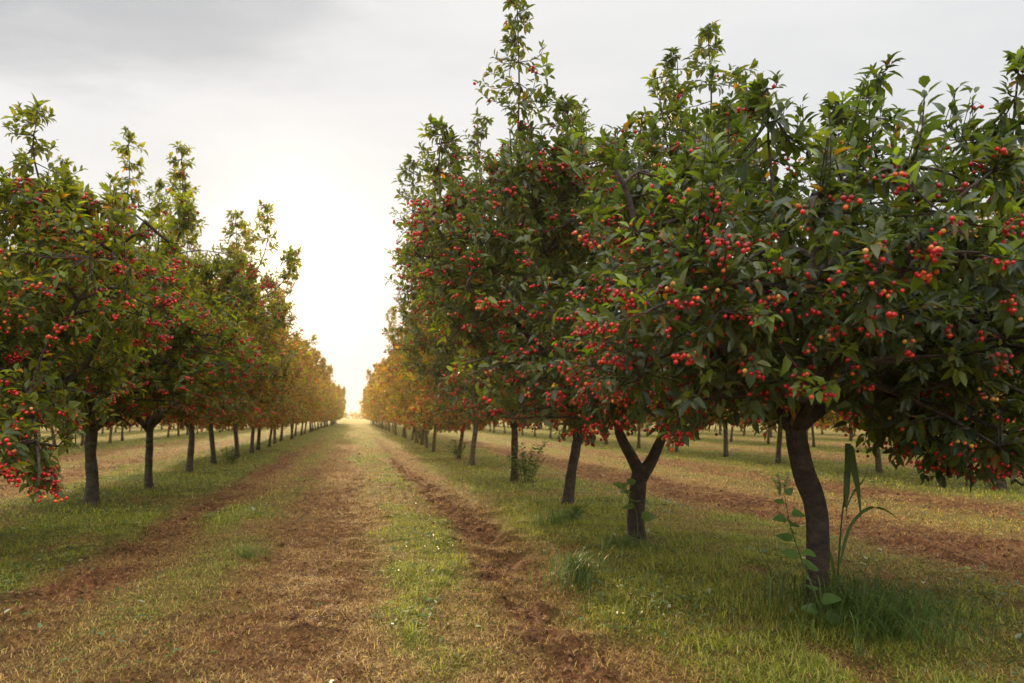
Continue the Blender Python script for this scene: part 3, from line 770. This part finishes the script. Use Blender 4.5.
# tall reed-like grass right of the nearest trunk
e = empty('reed_grass', (2.50, 3.80, .0), 'tall broad-bladed reed grass standing right of the nearest bent trunk, one blade folded down', 'plant')
g = Geo(); stem(g, [(0, 0, 0), (.01, 0, .2), (.035, 0, .5), (.06, 0, .62)], .006, .004); link('stem', g.mesh('reed_stem', M_WEED), e)
GD = (.085, .135, .03)
for pts, w in (([(.05, 0, .52), (.062, 0, .7), (.066, 0, .86)], .034), ([(.065, -.005, .80), (.075, -.012, .84), (.088, -.02, .74), (.11, -.03, .60), (.125, -.03, .44)], .038),
               ([(.06, -.005, .66), (.052, -.012, .71), (.045, -.02, .62), (.04, -.03, .46)], .03),
               ([(.02, 0, .22), (.07, 0, .40), (.16, -.01, .505), (.26, -.02, .51), (.37, -.03, .44)], .018),
               ([(.05, 0, .50), (.10, .0, .60), (.17, .01, .67), (.20, .01, .75)], .008),
               ([(.0, 0, .1), (-.04, 0, .28), (-.10, 0, .36), (-.13, 0, .30)], .016)):
    g = Geo(); strap(g, pts, w, GD, blunt=w == .034); link('leaf', g.mesh('reed_leaf', M_WEED), e)

def heart(g, P, U, N, L, W, K):
    """one broad rounded leaf"""
    U = nrm(np.array(U, float)); s = nrm(np.cross(U, N)); nn = np.cross(s, U)
    t = np.linspace(0, 1, 9); w = np.sin(np.pi * np.clip(t, 0, 1) ** .62) ** .8 * W * .5
    C_ = np.array(P) + U * (t * L)[:, None] - nn * (t * t * L * .3)[:, None]
    V = np.stack([C_ - s * w[:, None] + nn * w[:, None] * .25, C_, C_ + s * w[:, None] + nn * w[:, None] * .25], 1).reshape(-1, 3)
    i = np.arange(8)[:, None] * 3
    g.add(V, None, np.concatenate([i + np.array([[0, 1, 4, 3]]), i + np.array([[1, 2, 5, 4]])]), K)

def leafy_weed(name, loc, label, pts, n, L0, col, seed, top=1., first=.15, r0=.005):
    r = np.random.default_rng(seed); e = empty(name, loc, label, 'plant')
    g = Geo(); stem(g, pts, r0, .002); link('stem', g.mesh(name + '_stem', M_WEED), e)
    P = resample(pts, 60)
    for k in range(n):
        t = first + (1 - first) * k / max(n - 1, 1); p = P[int(t * 59)]
        a = k * 2.6 + r.normal(0, .3); el = r.uniform(.0, .5) + (t > .95) * .5
        U = (math.cos(a) * math.cos(el), math.sin(a) * math.cos(el) * .8, math.sin(el))
        s = L0 * r.uniform(.75, 1.15) * (1 - .45 * t ** 3)
        g = Geo(); q = p + np.array(U) * s * .25; stem(g, [p, (p + q) / 2 + [0, 0, .004], q], .0015, .001, n=3)
        heart(g, q, U, (.1, -.8, .8), s, s * .8, tuple(np.array(col) * r.uniform(.8, 1.25)))
        link('leaf', g.mesh(name + '_leaf', M_WEED), e)
    return e
leafy_weed('leafy_weed', (2.085, 3.26, 0), 'leaning broad-leaved weed climbing up left of the nearest bent trunk',
           [(0, 0, 0), (-.03, 0, .15), (-.10, .02, .35), (-.15, .03, .5), (-.18, .03, .64)], 15, .088, (.085, .15, .03), 2)
leafy_weed('leafy_weed', (2.07, 5.78, 0), 'pale climbing weed against the foot of the Y-forked trunk',
           [(.03, 0, 0), (.05, 0, .15), (.03, 0, .3), (-.03, 0, .4), (-.05, 0, .48), (-.09, 0, .46)], 8, .11, (.15, .22, .04), 4, first=.3)

def bush(name, loc, label, h, w, n, per, L0, col, seed):
    r = np.random.default_rng(seed); e = empty(name, loc, label, 'plant'); g = Geo(); gl = Geo()
    for i in range(n):
        a = r.random() * 6.28; s = w * r.uniform(.2, 1); hh = h * r.uniform(.5, 1)
        p = resample([(0.3 * s * math.cos(a), .3 * s * math.sin(a), 0), (.6 * s * math.cos(a), .6 * s * math.sin(a), hh * .55), (s * math.cos(a), s * math.sin(a), hh)], 12)
        stem(g, p, .004, .0015, n=8)
        k = r.integers(3, 12, per); P = p[k]; az = r.random(per) * 6.28; el = r.uniform(0, .9, per)
        U = np.stack([np.cos(az) * np.cos(el), np.sin(az) * np.cos(el), np.sin(el)], 1)
        leaves(gl, P, U, nrm(np.array([0, 0, 1.]) + r.normal(0, .3, (per, 3))), L0 * r.uniform(.6, 1.2, per), L0 * .45 * r.uniform(.7, 1.2, per), np.array(col) * r.uniform(.7, 1.35, (per, 1)), 0, curl=r.uniform(.05, .3, per))
    link('stem', g.mesh(name + '_stems', M_WEED), e); tag(link('foliage', gl.mesh(name + '_foliage', M_WEED), e), kind='stuff')
bush('sucker_shoots', (2.5, 11.6, 0), 'bright green leafy suckers sprouting round the slim fourth trunk of the right row', .62, .36, 22, 16, .075, (.10, .17, .03), 6)
bush('sucker_shoots', (2.35, 18.4, 0), 'small dark leafy suckers at the foot of a trunk further down the right row', .5, .28, 12, 14, .08, (.07, .12, .025), 7)
bush('leafy_bush', (2.5, 30.0, 0), 'low dark green bush among the far trunks of the right row', .95, .5, 26, 18, .11, (.05, .10, .02), 8)
bush('weed_tuft', (2.0, 7.3, 0), 'low leafy weed tuft between the leaning trunk and the Y-forked trunk', .16, .22, 16, 12, .05, (.07, .13, .03), 9)
bush('weed_tuft', (-2.5, 17.2, 0), 'weed tuft at the foot of the leaning left row trunk', .35, .25, 12, 12, .07, (.08, .13, .03), 10)
bush('weed_tuft', (5.4, 9.4, 0), 'leafy weed growing in the brown strip right of the nearest trunk', .3, .2, 10, 12, .06, (.06, .10, .025), 12)

def tuft(loc, label, n, L0, w, col, seed, rad=.2, dirx=None):
    r = np.random.default_rng(seed); e = empty('grass_clump', loc, label, 'grass clump'); g = Geo()
    for i in range(n):
        a = r.random() * 6.28; q = rad * min(abs(r.normal(0, .55)), 1.3); b = np.array([math.cos(a) * q, math.sin(a) * q, 0])
        az = r.random() * 6.28; d = np.array([math.cos(az), math.sin(az), 0])
        if dirx is not None: d = nrm(d * .8 + np.array(dirx))
        L = L0 * r.uniform(.45, 1.1); ln = r.uniform(.15, .95)
        z = height(np.array(b[0] + loc[0]), np.array(b[1] + loc[1])) - .01; b[2] = z
        pts = [b, b + d * L * ln * .25 + [0, 0, L * .5], b + d * L * ln * .8 + [0, 0, L * (.85 - ln * .45)], b + d * L * (ln * 1.3) + [0, 0, max(L * (.95 - ln * 1.15), .01)]]
        strap(g, pts, w * r.uniform(.6, 1.2), tuple(np.array(col) * r.uniform(.65, 1.4)), 8, .3, side=(-d[1], d[0], 0))
    tag(link('blades', g.mesh('clump_blades', M_GRASS), e), kind='stuff')
tuft((2.33, 3.45, 0), 'dense dark green grass clump around the foot of the nearest bent trunk', 430, .32, .0055, (.085, .125, .02), 3, .5)
tuft((2.27, 3.12, 0), 'long flattened grass clump bending right, in front of the nearest bent trunk', 260, .36, .0055, (.075, .125, .022), 5, .42, (.9, -.9, 0))
tuft((1.95, 5.6, 0), 'short grass clump at the foot of the Y-forked trunk', 160, .17, .006, (.08, .13, .025), 6, .25)
tuft((1.30, 4.6, 0), 'long cut grass heap lying left of the nearest trunk', 140, .30, .007, (.08, .13, .03), 7, .25, (.6, .3, 0))
tuft((1.75, 6.9, 0), 'grass clump growing between the second and third right row trunks', 120, .22, .007, (.08, .14, .025), 8, .2)
tuft((-.75, 5.9, 0), 'small yellow green grass clump in the left part of the track', 90, .15, .005, (.14, .18, .03), 9, .2)
tuft((7.4, 6.4, 0), 'grass clump in the shade near the right picture edge', 160, .28, .008, (.07, .12, .025), 10, .4)

# ------------------------------------------------------------------ far field edge
r = np.random.default_rng(30)
g = Geo(); n = 9000
x = r.uniform(-330, 330, n); hh = 1.5 + .7 * vnoise(np.stack([x * .06, x * 0], -1), 3)
p = np.stack([x, 300 + r.normal(0, 1.2, n), r.random(n) ** .7 * hh], 1); az = r.random(n) * 6.28; el = r.uniform(-.2, 1, n)
leaves(g, p, np.stack([np.cos(az) * np.cos(el), np.sin(az) * np.cos(el), np.sin(el)], 1), nrm(r.normal(0, 1, (n, 3)) + [0, -.6, .5]), r.uniform(1.0, 2., n), r.uniform(.8, 1.3, n), leaf_colors(n, r, 0) * 1.3, 1, curl=r.uniform(0, .3, n))
tag(link('hedge', g.mesh('hedge', M_LEAF)), 'low green hedge line on the horizon where the track ends', 'hedge', kind='stuff')

# ------------------------------------------------------------------ light, sky, air
SUN_AZ = R(-3.8); SUN_EL = R(10.5)
sd = np.array([math.sin(SUN_AZ) * math.cos(SUN_EL), math.cos(SUN_AZ) * math.cos(SUN_EL), math.sin(SUN_EL)])
l = bpy.data.lights.new('sun', 'SUN'); l.energy = 5.0; l.angle = R(1.5); l.color = (1, .70, .36)
so = bpy.data.objects.new('sun', l); C.objects.link(so)
so.rotation_euler = Vector(-sd).to_track_quat('-Z', 'Y').to_euler()
w = bpy.data.worlds.new('World'); SC.world = w; w.use_nodes = True; nt = w.node_tree; N = nt.nodes; L = nt.links; N.clear()
sky = node(N, 'ShaderNodeTexSky', _sky_type='NISHITA', _sun_disc=False, _sun_elevation=SUN_EL, _sun_rotation=SUN_AZ)
b1 = node(N, 'ShaderNodeBackground', Strength=.08); L.new(sky.outputs[0], b1.inputs[0])
tc = node(N, 'ShaderNodeTexCoord')
mp = node(N, 'ShaderNodeMapping'); mp.inputs['Scale'].default_value = (1.2, 1.2, 4.5); L.new(tc.outputs['Generated'], mp.inputs[0])
ns = node(N, 'ShaderNodeTexNoise', Scale=1.9, Detail=6., Roughness=.55, Distortion=.35); L.new(mp.outputs[0], ns.inputs['Vector'])
def vm(op, a, b=None):
    q = node(N, 'ShaderNodeVectorMath', _operation=op)
    L.new(a, q.inputs[0])
    if b is not None: q.inputs[1].default_value = b
    return q
def ma(op, a, b, clamp=False):
    q = node(N, 'ShaderNodeMath', _operation=op); q.use_clamp = clamp
    for i, v in enumerate((a, b)):
        if hasattr(v, 'type') or hasattr(v, 'is_output'): L.new(v, q.inputs[i])
        else: q.inputs[i].default_value = v
    return q.outputs[0]
# dark bank of cloud, upper left, as a direction in the sky
cd = np.array([-.42, 1.0, .56]); cd /= np.linalg.norm(cd)
dv = vm('SUBTRACT', tc.outputs['Generated'], tuple(cd)); dv = vm('MULTIPLY', dv.outputs[0], (1., 1., 2.3)); ln_ = vm('LENGTH', dv.outputs[0])
dist = ma('ADD', ln_.outputs['Value'], ma('MULTIPLY', ma('SUBTRACT', ns.outputs[0], .5), .55))
mr = node(N, 'ShaderNodeMapRange', _interpolation_type='SMOOTHSTEP'); mr.inputs[1].default_value = .10; mr.inputs[2].default_value = .36; mr.inputs[3].default_value = 1; mr.inputs[4].default_value = 0
L.new(dist, mr.inputs[0])
cr = node(N, 'ShaderNodeValToRGB'); e = cr.color_ramp.elements
e[0].position = .36; e[0].color = (.74, .745, .755, 1); e[1].position = .60; e[1].color = (.82, .82, .82, 1); L.new(ns.outputs[0], cr.inputs[0])
mx = node(N, 'ShaderNodeMix', _data_type='RGBA'); L.new(mr.outputs[0], mx.inputs[0]); L.new(cr.outputs[0], mx.inputs[6]); mx.inputs[7].default_value = (.51, .525, .55, 1)
dt = vm('DOT_PRODUCT', tc.outputs['Generated'], tuple(sd)); dtc = ma('MAXIMUM', dt.outputs['Value'], 0.)
g1 = ma('MULTIPLY', ma('POWER', dtc, 380.), 1.1); g2 = ma('MULTIPLY', ma('POWER', dtc, 30.), .04)
gc1 = node(N, 'ShaderNodeVectorMath', _operation='SCALE'); gc1.inputs[0].default_value = (1, .72, .36); L.new(g1, gc1.inputs['Scale'])
gc2 = node(N, 'ShaderNodeVectorMath', _operation='SCALE'); gc2.inputs[0].default_value = (1, .98, .95); L.new(g2, gc2.inputs['Scale'])
a1 = node(N, 'ShaderNodeVectorMath', _operation='ADD'); L.new(mx.outputs[2], a1.inputs[0]); L.new(gc1.outputs[0], a1.inputs[1])
a2 = node(N, 'ShaderNodeVectorMath', _operation='ADD'); L.new(a1.outputs[0], a2.inputs[0]); L.new(gc2.outputs[0], a2.inputs[1])
sx = node(N, 'ShaderNodeSeparateXYZ'); L.new(tc.outputs['Generated'], sx.inputs[0])
zr = node(N, 'ShaderNodeMapRange', _interpolation_type='SMOOTHSTEP'); zr.inputs[1].default_value = .46; zr.inputs[2].default_value = .95; zr.inputs[3].default_value = 1; zr.inputs[4].default_value = 2.7; L.new(sx.outputs['Z'], zr.inputs[0])
b2 = node(N, 'ShaderNodeBackground', Strength=1.0); L.new(a2.outputs[0], b2.inputs[0]); yr = node(N, 'ShaderNodeMapRange', _interpolation_type='SMOOTHSTEP'); yr.inputs[1].default_value = .35; yr.inputs[2].default_value = -.6; yr.inputs[3].default_value = 1; yr.inputs[4].default_value = 1.5; L.new(sx.outputs['Y'], yr.inputs[0])  # sky behind the camera raised as added fill on camera-facing leaves
L.new(ma('MULTIPLY', zr.outputs[0], yr.outputs[0]), b2.inputs[1])
ms = node(N, 'ShaderNodeMixShader'); ms.inputs[0].default_value = .93; L.new(b1.outputs[0], ms.inputs[1]); L.new(b2.outputs[0], ms.inputs[2])
wo = node(N, 'ShaderNodeOutputWorld'); L.new(ms.outputs[0], wo.inputs['Surface'])

HAZE = .0010
if HAZE:
    hm, nt, N, L = mat('haze'); v = node(N, 'ShaderNodeVolumePrincipled', Density=HAZE, Anisotropy=.7)
    v.inputs['Color'].default_value = (1, .88, .64, 1); o = node(N, 'ShaderNodeOutputMaterial'); L.new(v.outputs[0], o.inputs['Volume'])
    g = Geo(); x0, x1, y0, y1, z0, z1 = -640, 640, -640, 660, -1.3, 6.0
    g.add([(x0,y0,z0),(x1,y0,z0),(x1,y1,z0),(x0,y1,z0),(x0,y0,z1),(x1,y0,z1),(x1,y1,z1),(x0,y1,z1)], None, [(3,2,1,0),(4,5,6,7),(0,1,5,4),(1,2,6,5),(2,3,7,6),(3,0,4,7)])
    me = g.mesh('haze', hm, False); tag(link('haze', me), 'warm hazy air glowing between the tree rows', 'haze', kind='stuff')

# ------------------------------------------------------------------ camera
cd_ = bpy.data.cameras.new('camera'); cam = bpy.data.objects.new('camera', cd_); C.objects.link(cam); SC.camera = cam
cd_.sensor_width = 36; cd_.lens = 796 * 36 / 1024; cd_.shift_y = (417 - 341.5) / 1024; cd_.clip_end = 5000; cd_.clip_start = .05
cam.location = tuple(CAM); cam.rotation_euler = (R(90), 0, -YAW)
cd_.dof.use_dof = True; cd_.dof.focus_distance = 4.6; cd_.dof.aperture_fstop = 3.2
SC.view_settings.view_transform = 'Standard'; SC.view_settings.look = 'None'; SC.view_settings.gamma = 1; SC.view_settings.exposure = .14
cy = SC.cycles
cy.max_bounces = 6; cy.diffuse_bounces = 3; cy.glossy_bounces = 2; cy.transmission_bounces = 4; cy.volume_bounces = 0; cy.transparent_max_bounces = 4
cy.use_denoising = True
cy.sample_clamp_direct = 3; cy.sample_clamp_indirect = 3
cy.caustics_reflective = False; cy.caustics_refractive = False
print('tris', sum(len(m.polygons) for m in bpy.data.meshes))
